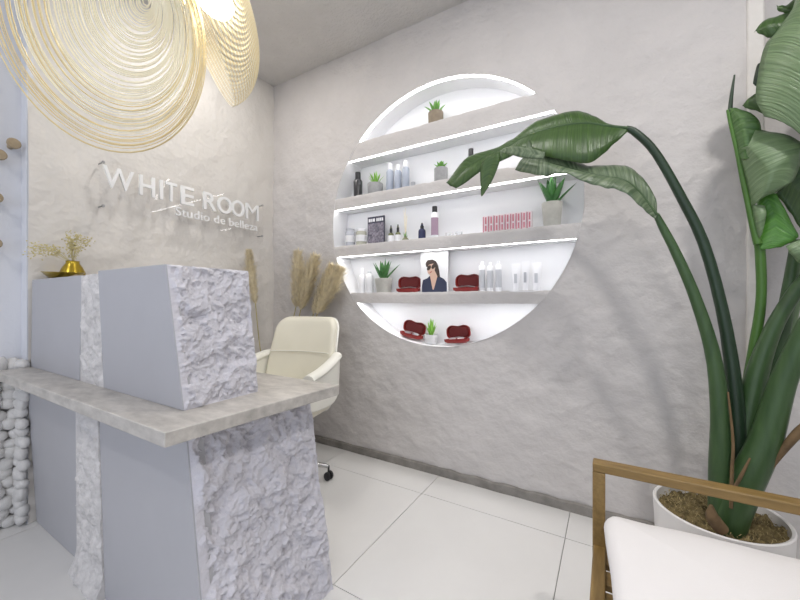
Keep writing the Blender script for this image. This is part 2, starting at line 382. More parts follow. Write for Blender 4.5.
# ------------------------------------------------------------------ reception desk
desk = thing('reception_desk', 'grey reception desk with rough chiselled stone ends and a pale stone worktop', 'desk', (0, 0, 0))
XL = X0+.004
MB().hexa([(XL, .459, .733), (-.948, .459, .733), (-.90, 1.062, .733), (XL, 1.062, .733), (XL, .459, .772), (-.948, .459, .772), (-.90, 1.062, .772), (XL, 1.062, .772)]).build('worktop', M['top'], desk, bevel=.003)
def front_panel(x0a, x1a, x0b, x1b, ya, yb, z0, z1, th, name='front_panel'):
    # a = bottom, b = top
    MB().hexa([(x0a, ya, z0), (x1a, ya, z0), (x1a, ya+th, z0), (x0a, ya+th, z0), (x0b, yb, z1), (x1b, yb, z1), (x1b, yb+th, z1), (x0b, yb+th, z1)]).build(name, M['panel'], desk, smooth=False, bevel=.002)
def rough_quad(name, c00, c10, c11, c01, nrm, amp, m, nu, nv, seed, back=.05, edgeamp=.3, sc=1.0, flare=0):
    """chiselled slab: front sheet displaced along nrm, closed to the back"""
    c00, c10, c11, c01, nrm = map(Vector, (c00, c10, c11, c01, nrm)); rows = []
    for j in range(nv+1):
        row = []
        for i in range(nu+1):
            s, t = i/nu, j/nv
            p = lerp(lerp(c00, c10, s), lerp(c01, c11, s), t); q = p+Vector((seed*3.7, seed*1.3, seed))
            w_ = Vector((mn.noise(q*14*sc), mn.noise(q*14*sc+Vector((9, 2, 4))), mn.noise(q*14*sc+Vector((1, 7, 3)))))*.035/sc
            d = mn.fractal((q+w_)*10*sc, .7, 2.2, 6)+.9*(.35-abs(mn.noise((q+w_)*15*sc)))+.45*(.3-abs(mn.noise((q-w_)*34*sc)))
            d += .5*(mn.noise(q*5*sc)); st = math.floor(d*2.2)/2.2; d = .6*d+.4*st
            e = min(1, min(s, 1-s)*nu/2.5)*min(1, min(t, 1-t)*nv/2.0)
            wob = Vector((0, .006*mn.noise(q*22), 0))*(1-min(1, (1-s)*12))*(0 if nrm.y else 1)
            d = d if s*nu > 8 or nrm.y else max(d, 0)
            row.append(p+nrm*(amp*d*lerp(edgeamp, 1, e)*min(1, s*nu/6)+flare*max(0, 1-t*7)**2)+wob)
        rows.append(row)
    bk = [[p-nrm*(back) if (i in (0, nu) or j in (0, nv)) else None for i, p in enumerate(r)] for j, r in enumerate(rows)]
    b = MB(); b.grid(rows)
    loop = [(j, 0) for j in range(nv+1)]+[(nv, i) for i in range(1, nu+1)]+[(j, nu) for j in range(nv-1, -1, -1)]+[(0, i) for i in range(nu-1, 0, -1)]
    b.grid([[rows[j][i] for j, i in loop], [bk[j][i] for j, i in loop]], True)
    return b.build(name, m, desk, auto=False)
# lower block
front_panel(XL, -1.86, XL, -1.835, .598, .562, 0, .733, .05)
front_panel(-1.60, -.950, -1.625, -1.046, .572, .562, 0, .733, .05)
rough_quad('rough_strip', (-1.88, .578, 0), (-1.60, .566, 0), (-1.625, .560, .733), (-1.835, .560, .733), (0, -1, 0), .013, M['rough2'], 44, 140, 1, sc=1.5, flare=.03)
MB().hexa([(XL, .66, .0), (-.99, .62, .0), (-.99, 1.0, 0), (XL, 1.0, 0), (XL, .62, .733), (-1.11, .60, .733), (-1.11, 1.02, .733), (XL, 1.02, .733)]).build('carcass', M['panel'], desk, smooth=False)
rough_quad('rough_end', (-.948, .577, 0), (-.905, 1.035, 0), (-1.045, 1.045, .732), (-1.044, .567, .732), (1, 0, 0), .024, M['rough'], 150, 220, 2)
# upper block
front_panel(XL, -1.855, XL, -1.845, .578, .582, .772, 1.20, .03)
front_panel(-1.625, -1.086, -1.625, -1.151, .577, .560, .772, 1.208, .03)
rough_quad('rough_strip', (-1.85, .580, .772), (-1.63, .578, .772), (-1.63, .566, 1.200), (-1.84, .580, 1.198), (0, -1, 0), .011, M['rough2'], 44, 84, 3, sc=1.5)
MB().hexa([(XL, .62, .772), (-1.15, .61, .772), (-1.15, .81, .772), (XL, .81, .772), (XL, .63, 1.193), (-1.19, .6, 1.193), (-1.19, .81, 1.193), (XL, .81, 1.193)]).build('carcass', M['panel'], desk, smooth=False)
rough_quad('rough_end', (-1.085, .5805, .772), (-1.085, .835, .772), (-1.15, .845, 1.207), (-1.15, .5635, 1.207), (1, 0, 0), .018, M['rough'], 110, 170, 4)

# ------------------------------------------------------------------ sign
sg = thing('wall_sign', 'clear acrylic wall sign with raised white letters reading White Room', 'sign', (X0, 1.36, 1.6))
def sgm(b): b.v = [(x-X0, y-1.36, z-1.6) for x, y, z in b.v]; return b
XPL = X0+.045
sgm(MB().box(XPL-.004, XPL, .835, 1.905, 1.60, 1.872)).build('acrylic_plate', M['acryl'], sg, smooth=False)
for y, z in ((.85, 1.858), (.85, 1.618), (1.89, 1.858), (1.885, 1.612)):
    b = MB().tube([(X0-.005, y, z), (XPL+.006, y, z)], .004, 12); b.tube([(XPL+.004, y, z), (XPL+.009, y, z)], .008, 12); sgm(b).build('standoff', M['steel'], sg)
def text_mesh(s, name, extr, bold=0):
    c = D.curves.new(name, 'FONT'); c.body = s; c.size = 1; c.extrude = extr; c.offset = bold; c.resolution_u = 5
    o = D.objects.new(name, c); COL.objects.link(o)
    dg = bpy.context.evaluated_depsgraph_get(); dg.update(); me = D.meshes.new_from_object(o.evaluated_get(dg)); D.objects.remove(o); return me
def put_text(s, name, y0, y1, z0, z1, depth, m, bold):
    me = text_mesh(s, name, .5, bold); xs = [v.co.x for v in me.vertices]; zs = [v.co.y for v in me.vertices]
    a, b, c, d = min(xs), max(xs), min(zs), max(zs)
    for v in me.vertices:
        x, y, z = v.co
        v.co = (XPL+(z+.5)*depth-X0, lerp(y0, y1, (x-a)/(b-a))-1.36, lerp(z0, z1, (y-c)/(d-c))-1.6)
    me.materials.clear(); me.materials.append(m); return link(name, me, sg)
LET = [('W', 103, 134), ('H', 139.5, 155), ('I', 160, 163), ('T', 165.5, 177), ('E', 181, 194), ('R', 203.5, 216.5), ('O', 217.5, 232), ('O', 231.5, 244.5), ('M', 246, 258.5)]
for ch, u0, u1 in LET:
    put_text(ch, 'letter', on(u0, 200, 0, XPL+.01).y, on(u1, 200, 0, XPL+.01).y, 1.725, 1.845, .014, M['letter'], .006 if ch == 'W' else .0 if ch == 'M' else .011)
tl = put_text('Studio de belleza', 'tagline', on(175, 215, 0, XPL).y, on(257, 230, 0, XPL).y, 1.645, 1.702, .008, M['letter'], .004); tl['kind'] = 'stuff'

# ------------------------------------------------------------------ wooden pegs on the blue-lit wall
def peg(y, z, label):
    t = thing('coat_peg', label, 'coat peg', (XB, y, z), 0, 'wooden coat pegs')
    MB().tube([(0, 0, 0), (.035, 0, 0), (.05, 0, .003)], [.012, .009, .010], 14).build('stem', M['peg'], t)
    MB().tube([(.045, 0, .003), (.052, 0, .003), (.064, 0, .004), (.070, 0, .004)], [.012, .024, .026, .022], 18).build('knob', M['peg'], t)
for u, v in ((10, 147), (-4, 158), (-8, 200), (-9, 245)):
    p = on(u, v, 0, XB); peg(p.y, p.z, 'round wooden coat peg on the smooth blue-lit wall above the pebbles')

# ------------------------------------------------------------------ brass dish with vase and dried flowers
bw = thing('brass_dish', 'shallow pointed brass dish on the desk behind the grey front panel', 'dish', (-2.315, .66, 1.1935))
bw.scale = (.80, .8, .95)
b = MB(); rows = []
for r, zz in ((0, 0), (.05, .0), (.085, .010), (.125, .030), (.150, .046), (.146, .047), (.12, .034), (.08, .014), (.04, .006), (0, .006)):
    rows.append([(r*1.12*math.cos(a)*(1+.10*max(0, math.cos(a-2.9))**3), r*.62*math.sin(a), zz+.008*r/.15*math.cos(a-2.9)) for a in [2*math.pi*k/36 for k in range(36)]])
b.grid(rows, True).build('bowl', M['brass'], bw)
sp = tag(MB().tube([(0, 0, .010), (.09, -.004, .013), (.15, -.008, .012), (.23, -.012, .010)], [.004, .006, .009, .005], 10).build('wooden_stick', M['peg']), 'thin wooden stick lying beside the brass dish on the desk', 'stick'); sp.location = (-2.21, .64, 1.193)
vs = thing('brass_vase', 'small squat brass vase standing in the brass dish', 'vase', (-2.295, .69, 1.1985))
vs.scale = (.78, .78, 1.05)
MB().lathe([(.03, 0), (.058, .012), (.064, .034), (.05, .060), (.034, .078), (.033, .088), (.036, .090), (.030, .090), (.028, .078), (.02, .06)], 28).build('vase_body', M['brass'], vs)
fl_ = thing('dried_flowers', 'pale yellow dried flower sprigs in the small brass vase', 'dried flowers', (-2.295, .69, 1.28))
for k in range(16):
    a = random.uniform(0, 6.28); lean = random.uniform(.02, .10); h = random.uniform(.07, .17)-lean*.25
    if k < 6: a = 4.05+random.uniform(-.4, .4); lean = random.uniform(.10, .19); h = random.uniform(.03, .10)
    tip = Vector((lean*math.cos(a), lean*math.sin(a), h)); mid = tip*.5+Vector((0, 0, .025))
    pts = crom([(0, 0, 0), mid, tip], 6); b = MB().tube(pts, .0011, 4)
    for q in range(26):
        f = random.uniform(.45, 1.05); c = pts[min(5, int(f*5))]+Vector((random.gauss(0, .012), random.gauss(0, .010), random.gauss(0, .011)))
        s = random.uniform(.0025, .005); b.ell(c, s, s, s*.8, 5, 3)
    b.build('sprig', M['dflow'], fl_)

# ------------------------------------------------------------------ office chair
def rounded_slab(w, h, t, r, nl=5, bulge=.0, fn=None, seg=10):
    """rounded rectangle in the xz plane with soft edges, front at -y"""
    def outline(ins):
        ww, hh, rr = w/2-ins, h/2-ins, max(r-ins, .004); out = []
        for cx_, cz_, a0 in ((ww-rr, hh-rr, 0), (-ww+rr, hh-rr, 90), (-ww+rr, -hh+rr, 180), (ww-rr, -hh+rr, 270)):
            for k in range(seg+1):
                a = math.radians(a0+90*k/seg); out.append((cx_+rr*math.cos(a), cz_+rr*math.sin(a)))
            # straight side points
            nx = {0: (-ww+rr, hh), 90: (-ww, -hh+rr), 180: (ww-rr, -hh), 270: (ww, hh-rr)}[a0]
            x0, z0 = out[-1]
            for k in range(1, 8): out.append((lerp(x0, nx[0], k/8), lerp(z0, nx[1], k/8)))
        return out
    rows = []; e = min(t/2, .035)
    prof = []
    for k in range(nl+1):
        a = math.pi/2*k/nl; prof.append((e*(1-math.sin(a)), -t/2+e*(1-math.cos(a)) if False else -t/2+e*(1-math.sin(math.pi/2-a)) ))
    # front centre rings
    full = []
    base = outline(e)
    for s in (.02, .25, .5, .75, .92):
        full.append([(x*s, -t/2-bulge*(1-s*s), z*s) for x, z in base])
    for k in range(nl+1):
        a = math.pi/2*k/nl; full.append([(x, -t/2+e*(1-math.cos(a)), z) for x, z in outline(e*(1-math.sin(a)))])
    for k in range(nl+1):
        a = math.pi/2*k/nl; full.append([(x, t/2-e*(1-math.cos(math.pi/2-a)), z) for x, z in outline(e*(1-math.cos(a)))])
    for s in (.92, .5, .02): full.append([(x*s, t/2+bulge*.3*(1-s*s), z*s) for x, z in base])
    if fn: full = [[fn(*p) for p in r_] for r_ in full]
    b = MB(); b.grid(full, True); b.f.append(tuple(range(len(full[0])))); return b
ch = thing('office_chair', 'cream leather swivel office chair with padded arms behind the desk', 'office chair', (-1.71, 1.515, 0), math.radians(14))
ch.scale = (.88, .92, .99)
def backfn(x, y, z):
    zz = z/.30; tw = 1-.07*max(0, zz)
    yy = y-.10*(x/.27)**2*(.6)+.10*zz*.9+.02*zz*zz
    return (x*tw, yy, z)
b = rounded_slab(.54, .60, .085, .085, bulge=.012, fn=backfn); bk = b.build('backrest', M['leather'], ch, auto=False); bk.location = (0, .235, .695)
b = MB().tube([backfn(x, -.058-.006*(1-(x/.25)**2), .075) for x in [lerp(-.25, .25, k/14) for k in range(15)]], .0035, 6); s_ = b.build('seam', M['cream'], bk)
b = rounded_slab(.545, .60, .05, .085, fn=backfn); o = b.build('back_shell', M['cream'], ch, auto=False); o.location = (0, .272, .69)
b = rounded_slab(.52, .50, .12, .10, bulge=.015); o = b.build('seat', M['leather'], ch, auto=False); o.rotation_euler = (math.radians(-90), 0, 0); o.location = (0, -.02, .47)
for s in (-1, 1):
    # arm: curved panel from the shell with a padded top
    top = crom([(s*.29, .20, .745), (s*.315, .08, .725), (s*.32, -.08, .690), (s*.31, -.19, .672)], 12)
    bot = crom([(s*.28, .20, .50), (s*.30, .08, .47), (s*.29, -.08, .47), (s*.27, -.17, .48)], 12)
    rows = []
    for sd in (-.024, .024):
        rows += [[p+Vector((sd, 0, 0)) for p in (top if q == 0 else bot)] for q in ((0, 1) if sd < 0 else (1, 0))]
    ar = MB().grid(rows+[rows[0]]).build('armrest', M['cream'], ch, bevel=.01)
    pd = MB()
    pd.grid([[p+Vector((.040*math.cos(a), 0, .026*math.sin(a)+.004)) for a in [2*math.pi*k/12 for k in range(12)]] for p in [top[0]]+top+[top[-1]+Vector((0, -.02, -.004))]], True)
    pd.f.append(tuple(range(len(pd.v)-12, len(pd.v))))
    pd.build('arm_pad', M['cream'], ar)
MB().tube([(0, 0, .09), (0, 0, .25), (0, 0, .25), (0, 0, .42)], [.030, .030, .018, .018], 16).build('gas_column', M['chrome'], ch)
MB().box(-.10, .10, -.12, .12, .40, .425).build('seat_plate', M['black'], ch, bevel=.004)
for k in range(5):
    a = math.radians(15+72*k); d = Vector((math.cos(a), math.sin(a), 0)); e = d*.30
    lg = MB().tube([Vector((0, 0, .12)), d*.14+Vector((0, 0, .105)), e+Vector((0, 0, .085))], [.024, .018, .012], 10).build('base_leg', M['chrome'], ch)
    q = MB(); n = Vector((-d.y, d.x, 0)).lerp(d, .35).normalized()
    for sd in (-1, 1): q.tube([e+n*sd*.006+Vector((0, 0, .027)), e+n*sd*.012+Vector((0, 0, .027)), e+n*sd*.022+Vector((0, 0, .027)), e+n*sd*.026+Vector((0, 0, .027))], [.024, .027, .025, .015], 18)
    q.tube([e+Vector((0, 0, .04)), e+Vector((0, 0, .088))], .007, 8); q.build('castor', M['black'], lg)

# ------------------------------------------------------------------ pampas grass in a floor vase
pv = thing('floor_vase', 'tall white floor vase in the corner behind the office chair', 'vase', (-2.10, 1.83, 0))
MB().lathe([(.075, 0), (.09, .02), (.10, .16), (.085, .30), (.05, .40), (.045, .44), (.052, .46), (.040, .455), (.036, .40), (.03, .2)], 28).build('vase_body', M['whitep'], pv)
def pampas(pix, y, w_, label, n=2600):
    pts = [at_y(u, v, yy) for (u, v), yy in zip(pix, y)]; base = Vector((-2.10, 1.83, .42)); allp = crom([base]+pts, 24)
    t = thing('pampas_grass', label, 'dried grass', base); rel = [p-base for p in allp]
    MB().tube(rel, [.0035]*16+[.0025]*8, 6).build('stem', M['pampass'], t)
    i0 = int(23*(len(pts)-2)/len(pts)); pl = rel[i0:]; b = MB()
    for k in range(n):
        f = random.random(); q = f*(len(pl)-1); i = min(int(q), len(pl)-2); p = pl[i].lerp(pl[i+1], q-i); tdir = (pl[i+1]-pl[i]).normalized()
        a = random.uniform(0, 6.28); o1 = tdir.orthogonal().normalized(); o2 = tdir.cross(o1); rd = o1*math.cos(a)+o2*math.sin(a)
        L = w_*1.2*(.35+1.0*math.sin(math.pi*min(1, f*.75+.18)))*random.uniform(.45, 1.25)
        m_ = p+rd*L*.5+tdir*L*.5; e = p+rd*L*random.uniform(.8, 1.2)+tdir*L*random.uniform(.9, 1.7)+Vector((0, 0, -.15*L)); sd = tdir.cross(rd)*.0014
        b.add([p-sd*.6, p+sd*.6, m_+sd*1.6, m_-sd*1.6, e], [(0, 1, 2, 3), (3, 2, 4)])
    pm = b.build('plume', M['pampas'], t, smooth=False); pm['kind'] = 'stuff'
pampas([(263, 362), (255, 300), (251, 275), (249, 252)], (1.74, 1.73, 1.73, 1.72), .030, 'lone upright pampas plume by the sign wall')
pampas([(291, 330), (296, 306), (298, 280), (298, 254)], (1.86, 1.90, 1.93, 1.95), .044, 'upright pampas plume, slimmer of the pair above the office chair')
pampas([(296, 335), (301, 308), (308, 283), (315, 258)], (1.85, 1.87, 1.89, 1.90), .046, 'pampas plume leaning against its neighbour above the office chair')
pampas([(306, 345), (318, 312), (328, 291), (339, 270)], (1.86, 1.88, 1.90, 1.92), .050, 'leaning pampas plume beside the lit niche')
pampas([(304, 345), (314, 312), (321, 293), (331, 266)], (1.88, 1.92, 1.95, 1.95), .036, 'leaning pampas plume tucked behind the one beside the niche', 2000)

# ------------------------------------------------------------------ wire shell lamp
T0 = 1.36
lamp = thing('wire_shell_lamp', 'pendant lamp of two gold wire shells built from nested rings', 'pendant lamp', at_t(178, -60, T0))
LO = lamp.location.copy()
def ring(cx_, cy_, a, b_, rot, t0, tilt, r, m, jit=0, seg=56, tiltx=0):
    pts = []
    for k in range(seg):
        q = 2*math.pi*k/seg; x, y = a*math.cos(q), b_*math.sin(q)
        x, y = x*math.cos(rot)-y*math.sin(rot), x*math.sin(rot)+y*math.cos(rot)
        pts.append(at_t(cx_, cy_, t0)-LO + (RT*x-UP*y)*(t0/F) + FW*((tilt*x+tiltx*y)*(t0/F)) )
    return MB().tube(pts, r, 5, closed=True).build('ring', m, lamp, auto=False)
n1 = 78
for k in range(n1):
    s = k/(n1-1); s_ = s**.95
    cx_ = lerp(146, 99, s_)+random.uniform(-1, 1)*.8*(1+s); cy_ = lerp(2, 22, s_)+random.uniform(-1, 1)*(1+s)
    a = lerp(3, 95, s_)+random.uniform(-1, 1)*1.0*(.4+s); b_ = lerp(3, 123, s_)+random.uniform(-1, 1)*1.3*(.4+s)
    dep = T0+.16*math.cos(s*math.pi/2)
    ring(cx_, cy_, a, b_, math.radians(lerp(0, -8, s)+random.uniform(-1, 1)*1.2*s), dep, .18, lerp(.0030, .0024, s) if s < .82 else .0017, M['gold_lit'] if s < .6 or (k % 3 and s < .85) else M['gold'], tiltx=.15)
n2 = 54
# second shell: outer loop seen nearly edge on, inner rings stepping away to the right
nrm2 = (RT*.84+UP*.40+FW*.36).normalized(); ax_l = (UP*-.9+RT*.42).normalized(); ax_l = (ax_l-nrm2*ax_l.dot(nrm2)).normalized(); ax_s = nrm2.cross(ax_l)
C2 = at_t(188, 1, T0-.06)-LO
for k in range(n2):
    a = math.pi/2*.94*k/(n2-1)
    rr = .39*math.cos(a)**.9; dd = .205*math.sin(a); c = C2+nrm2*dd+ax_l*(-.02*math.sin(a))
    pts = [c+ax_l*(rr*math.cos(q))+ax_s*(rr*.62*math.sin(q)) for q in [2*math.pi*i/56 for i in range(56)]]
    MB().tube(pts, .0013, 5, closed=True).build('ring', M['gold'] if k % 2 else M['gold_lit'], lamp, auto=False)
# spine, LED discs, cable and canopy
MB().tube([at_t(u, v, T0+d)-LO for u, v, d in ((176, -70, .0), (180, -20, -.02), (184, 5, -.03))], .004, 8).build('spine', M['gold'], lamp)
def disc(u, v, t, n, r, name):
    c = at_t(u, v, t)-LO; n = n.normalized(); o1 = n.orthogonal().normalized(); o2 = n.cross(o1); b = MB()
    b.grid([[c+n*h+(o1*math.cos(q)+o2*math.sin(q))*rr for q in [2*math.pi*i/32 for i in range(32)]] for rr, h in ((.001, 0), (r, 0), (r, -.012), (.001, -.012))], True)
    return b.build(name, M['ledl'], lamp)
M['ledl'] = mat('lamp_led', (1, .96, .88), .5, emit=14, ecol=(1, .95, .86))
disc(212, -2, T0+.03, (-RT*.25-UP*.8-FW*.35), .08, 'led_disc')
top_ = at_t(178, -60, T0); MB().tube([(0, 0, 0), (0, 0, Z1-top_.z-.02)], .003, 8).build('cable', M['whitep'], lamp)
MB().lathe([(.02, Z1-top_.z-.035), (.06, Z1-top_.z-.03), (.062, Z1-top_.z-.001)], 24).build('ceiling_rose', M['whitep'], lamp)

# ------------------------------------------------------------------ wooden armchair
ac = thing('wooden_armchair', 'oiled wooden slatted armchair frame beside the potted plant', 'armchair', (0, 0, 0))
AX0, AX1 = -.046, .66
def arm(y0, y1):
    MB().box(AX0, AX1, y0, y1, .573, .60).build('arm', M['wood'], ac, bevel=.004)
    MB().box(AX0, AX0+.034, y0, y1, 0, .573).build('front_leg', M['woody'], ac, bevel=.003)
    MB().hexa([(AX1-.05, y0, 0), (AX1-.01, y0, 0), (AX1-.01, y1, 0), (AX1-.05, y1, 0), (AX1-.05, y0, .8), (AX1-.01, y0, .8), (AX1-.01, y1, .8), (AX1-.05, y1, .8)]).build('back_leg', M['woody'], ac, bevel=.003)
    MB().box(AX0+.03, AX1-.05, y0+.008, y1-.008, .29, .345).build('side_rail', M['wood'], ac, bevel=.003)
arm(1.24, 1.285); arm(.56, .605)
MB().box(AX0+.002, AX0+.036, .60, 1.245, .285, .350).build('front_rail', M['woody'], ac, bevel=.003)
MB().box(AX1-.09, AX1-.055, .60, 1.245, .285, .340).build('back_rail', M['woody'], ac, bevel=.003)
for k in range(7): 
    y = 1.236-.084*k; MB().box(AX0+.034, AX1-.06, y-.057, y, .322, .340).build('slat', M['wood'], ac, bevel=.002)
for k in range(4): MB().box(AX1-.045, AX1-.02, .60, 1.245, .44+.095*k, .50+.095*k).build('back_slat', M['woody'], ac, bevel=.003)
def cushfn(x, y, z):
    q = max(abs(x)/.32, abs(z)/.33); s = 1-.09*(abs(y)/.06)**2*0
    x *= 1-.05*max(0, y/.06)
    return (x+.008*mn.noise(Vector((x*6, y*9, z*6))), y*(1-.22*q**6)-.006*mn.noise(Vector((x*7, 4, z*7))), z+.008*mn.noise(Vector((z*6, y*9, x*6+5))))
b = rounded_slab(.62, .63, .125, .04, bulge=.012, fn=cushfn)
cu = b.build('cushion', M['cloth'], auto=False); cu.rotation_euler = (math.radians(-90), 0, math.radians(4)); cu.location = (.316, .925, .424)
tag(cu, 'plump white seat cushion on the wooden armchair', 'cushion')

# ------------------------------------------------------------------ big potted plant
PC = Vector((.35, 1.76, 0)); PR, PH = .20, .31
pt = thing('white_planter', 'large round white planter filled with moss behind the armchair', 'planter', PC)
MB().lathe([(PR*.80, 0), (PR*.86, .02), (PR*.97, PH*.6), (PR, PH), (PR-.004, PH+.004), (PR-.012, PH), (PR-.02, PH*.7), (PR*.7, PH*.5)], 64).build('pot', M['potw'], pt)
rows = []
for i in range(26):
    r = (PR-.016)*i/25; rows.append([(r*math.cos(a), r*math.sin(a), PH-.035+.026*fbm((r*math.cos(a), r*math.sin(a), 0), 30, 4)+.035*(1-i/25)) for a in [2*math.pi*k/90 for k in range(90)]])
ms = MB().grid(rows, True)
mo = ms.build('moss', M['moss'], pt, auto=False)
b = MB()
for k in range(700):
    a = random.uniform(0, 6.28); r = (PR-.02)*math.sqrt(random.random()); p = Vector((r*math.cos(a), r*math.sin(a), PH-.035+.035*(1-r/PR)+random.uniform(-.004, .016)))
    d = Vector((random.gauss(0, 1), random.gauss(0, 1), random.gauss(0, .35))).normalized()*random.uniform(.008, .022); sd = d.cross(UP).normalized()*.0013
    b.add([p-sd, p+sd, p+d*.5+sd+Vector((0, 0, .006)), p+d*.5-sd+Vector((0, 0, .006)), p+d], [(0, 1, 2, 3), (3, 2, 4)])
fb = b.build('moss_fibres', M['fibre'], pt, smooth=False); fb['kind'] = 'stuff'

bp = thing('bird_of_paradise', 'tall bird of paradise plant with long arching stems and torn leaves', 'plant', PC+Vector((0, 0, PH-.02)))
BO = bp.location.copy()
YO = .13
def petiole(pix, ws, m, n=28, name='petiole'):
    """pix: (u, v, y); ws: width in photo pixels at each of them"""
    pts = crom([at_y(u, v, y+YO)-BO for u, v, y in pix], n); wv = crom([(w_, 0, 0) for w_ in ws], n)
    return MB().tube(pts, [wv[k].x*(pts[k]+BO-EYE).dot(FW)/F/2 for k in range(n)], 12).build(name, m, bp)
def blade(st, m, n=40, nc=5, sag=.0, rib=True, wav=.004, name='leaf', parent=None):
    """st: stations of (edge, mid, edge), each (u, v, y); lofted blade"""
    A, B, C = [crom([at_y(s[q][0], s[q][1], s[q][2]+YO)-BO for s in st], n) for q in (0, 1, 2)]
    rows = []
    for i in range(n):
        row = []
        for k in range(-nc, nc+1):
            f = abs(k)/nc; e = A[i] if k < 0 else C[i]
            p = B[i].lerp(e, f); w = (e-B[i]).length
            nrm = Vector((0, -.8, .6)); p = p+nrm*(.10*w*math.sin(math.pi*f))+nrm*(wav*f*1.6*mn.noise(Vector((i*.33, k*.12, len(st)*3.1))))
            row.append(p)
        rows.append(row)
    o = MB().grid(rows).build(name, m, parent or bp, auto=False)
    W2 = 2*nc+1; uv = o.data.uv_layers.new(name='uv'); Ln = sum((B[i+1]-B[i]).length for i in range(n-1)); wd = max((A[n//2]-C[n//2]).length, .02)
    for lp in o.data.loops: uv.data[lp.index].uv = ((lp.vertex_index//W2)/(n-1)*Ln, (lp.vertex_index % W2-nc)/nc*wd*.5)
    so = o.modifiers.new('thick', 'SOLIDIFY'); so.thickness = .0012
    if rib: MB().tube(B, [lerp(.0065, .0012, i/(n-1)) for i in range(n)], 8).build('midrib', M['stem'] if m is not M['leafb'] else M['stemb'], o)
    return o
# arching stems
petiole([(735, 522, 1.60), (738, 440, 1.60), (728, 340, 1.60), (706, 250, 1.59), (680, 195, 1.58), (655, 152, 1.57), (636, 133, 1.56), (626, 128, 1.555)], [18, 16, 11, 9.5, 8.5, 7.5, 7, 5], M['stemd'])
petiole([(722, 520, 1.55), (721, 470, 1.55), (720, 415, 1.55), (713, 355, 1.55), (695, 297, 1.54), (676, 253, 1.53), (662, 226, 1.52), (656, 214, 1.51)], [22, 20, 15.5, 12.5, 10, 8.5, 7, 5], M['stem'])
petiole([(738, 500, 1.66), (743, 420, 1.66), (753, 355, 1.66), (761, 300, 1.65), (760, 250, 1.64), (757, 240, 1.64)], [10, 10, 9, 8, 8, 7], M['stemb'])
petiole([(728, 532, 1.54), (733, 510, 1.54), (747, 479, 1.53), (765, 441, 1.53), (783, 382, 1.52), (803, 336, 1.50), (835, 270, 1.46)], [26, 29, 28, 25, 20, 17, 13], M['stem'])
petiole([(733, 510, 1.60), (740, 465, 1.61), (749, 415, 1.62), (758, 370, 1.62), (776, 323, 1.62), (802, 283, 1.62), (830, 255, 1.60)], [20, 22, 21, 17, 13, 12, 11], M['stem'])
petiole([(742, 500, 1.64), (758, 430, 1.66), (770, 375, 1.68), (780, 340, 1.68), (790, 285, 1.68), (797, 240, 1.68)], [20, 20, 16, 13, 11, 9], M['stem'])
petiole([(745, 500, 1.68), (765, 430, 1.69), (779, 370, 1.70), (789, 330, 1.70), (797, 295, 1.70), (806, 250, 1.70)], [16, 14, 10, 9, 8.5, 8], M['leafg'])
petiole([(742, 508, 1.52), (768, 470, 1.51), (795, 436, 1.50), (815, 420, 1.50)], [4, 5, 8, 9], M['dry'], name='dry_stalk')
petiole([(731, 508, 1.49), (732, 470, 1.50), (733, 440, 1.51), (728, 392, 1.53)], [3, 3, 2.5, 1.5], M['dry'], name='dry_sheath')
petiole([(733, 490, 1.47), (741, 476, 1.47), (750, 458, 1.48)], [3, 3, 1.5], M['dry'], name='dry_sheath')
petiole([(722, 530, 1.47), (713, 518, 1.46), (711, 505, 1.46)], [12, 12, 3], M['dry'], name='dry_sheath')
# drooping leaf over the niche
y = 1.55
blade([((628, 127, y), (628, 128, y), (628, 131, y)), ((610, 124, y+.02), (608, 126, y), (612, 146, y-.04)), ((594, 116, y+.04), (590, 123.5, y), (600, 157, y-.07)),
       ((580, 111, y+.05), (573, 124, y), (585, 163, y-.09)), ((562, 113, y+.05), (555, 127, y), (565, 160, y-.09)), ((545, 118, y+.05), (539, 131.5, y), (545, 156, y-.08)),
       ((527, 127, y+.04), (522, 138, y), (525, 150, y-.06)), ((509, 141, y+.02), (507, 147, y), (511, 156, y-.04)), ((490, 150, y+.02), (488, 155, y), (496, 163, y-.03)),
       ((468, 157, y+.02), (466, 168, y), (480, 172, y-.02)), ((446, 183, y+.01), (450, 186, y), (456, 189, y))], M['leaf'], 60)
blade([((500, 153, y-.03), (494, 156, y-.03), (482, 162, y-.03)), ((499, 163, y-.035), (491, 166, y-.03), (480, 172, y-.035)), ((492, 180, y-.04), (486, 182, y-.03), (480.5, 184, y-.04)), ((482, 196, y-.04), (481.5, 196, y-.04), (481, 196, y-.04))], M['leaf'], 18, 3, rib=False)
blade([((545, 152, y-.12), (545, 156, y-.12), (543, 160, y-.12)), ((525, 147, y-.12), (525, 152, y-.12), (525, 158, y-.12)), ((508, 146, y-.11), (508, 150, y-.11), (508, 154, y-.11)), ((500, 150, y-.1), (500, 151, y-.1), (500, 152, y-.1))], M['leafgx'], 18, 3, rib=False)
# second folded leaf
y = 1.50
blade([((657, 211, y), (657, 215, y), (656, 219, y)), ((655, 198, y+.01), (650, 206, y), (647, 212, y-.02)), ((641, 177, y+.03), (639, 192, y), (638, 204, y-.04)), ((626, 166, y+.04), (624, 180, y-.01), (622, 192, y-.05)),
       ((610, 165, y+.04), (608, 177, y-.01), (604, 187, y-.05)), ((591, 166, y+.03), (588, 173, y-.02), (584, 181, y-.05)), ((572, 161, y+.02), (569, 168, y-.02), (566, 173, y-.05)),
       ((551, 155, y), (547, 162, y-.02), (553, 175, y-.04)), ((536, 149, y-.01), (532, 159, y-.02), (536, 176, y-.04)), ((529, 139, y-.02), (524, 157, y-.02), (515, 169.5, y-.03))], M['leafgx'], 56, wav=.006)
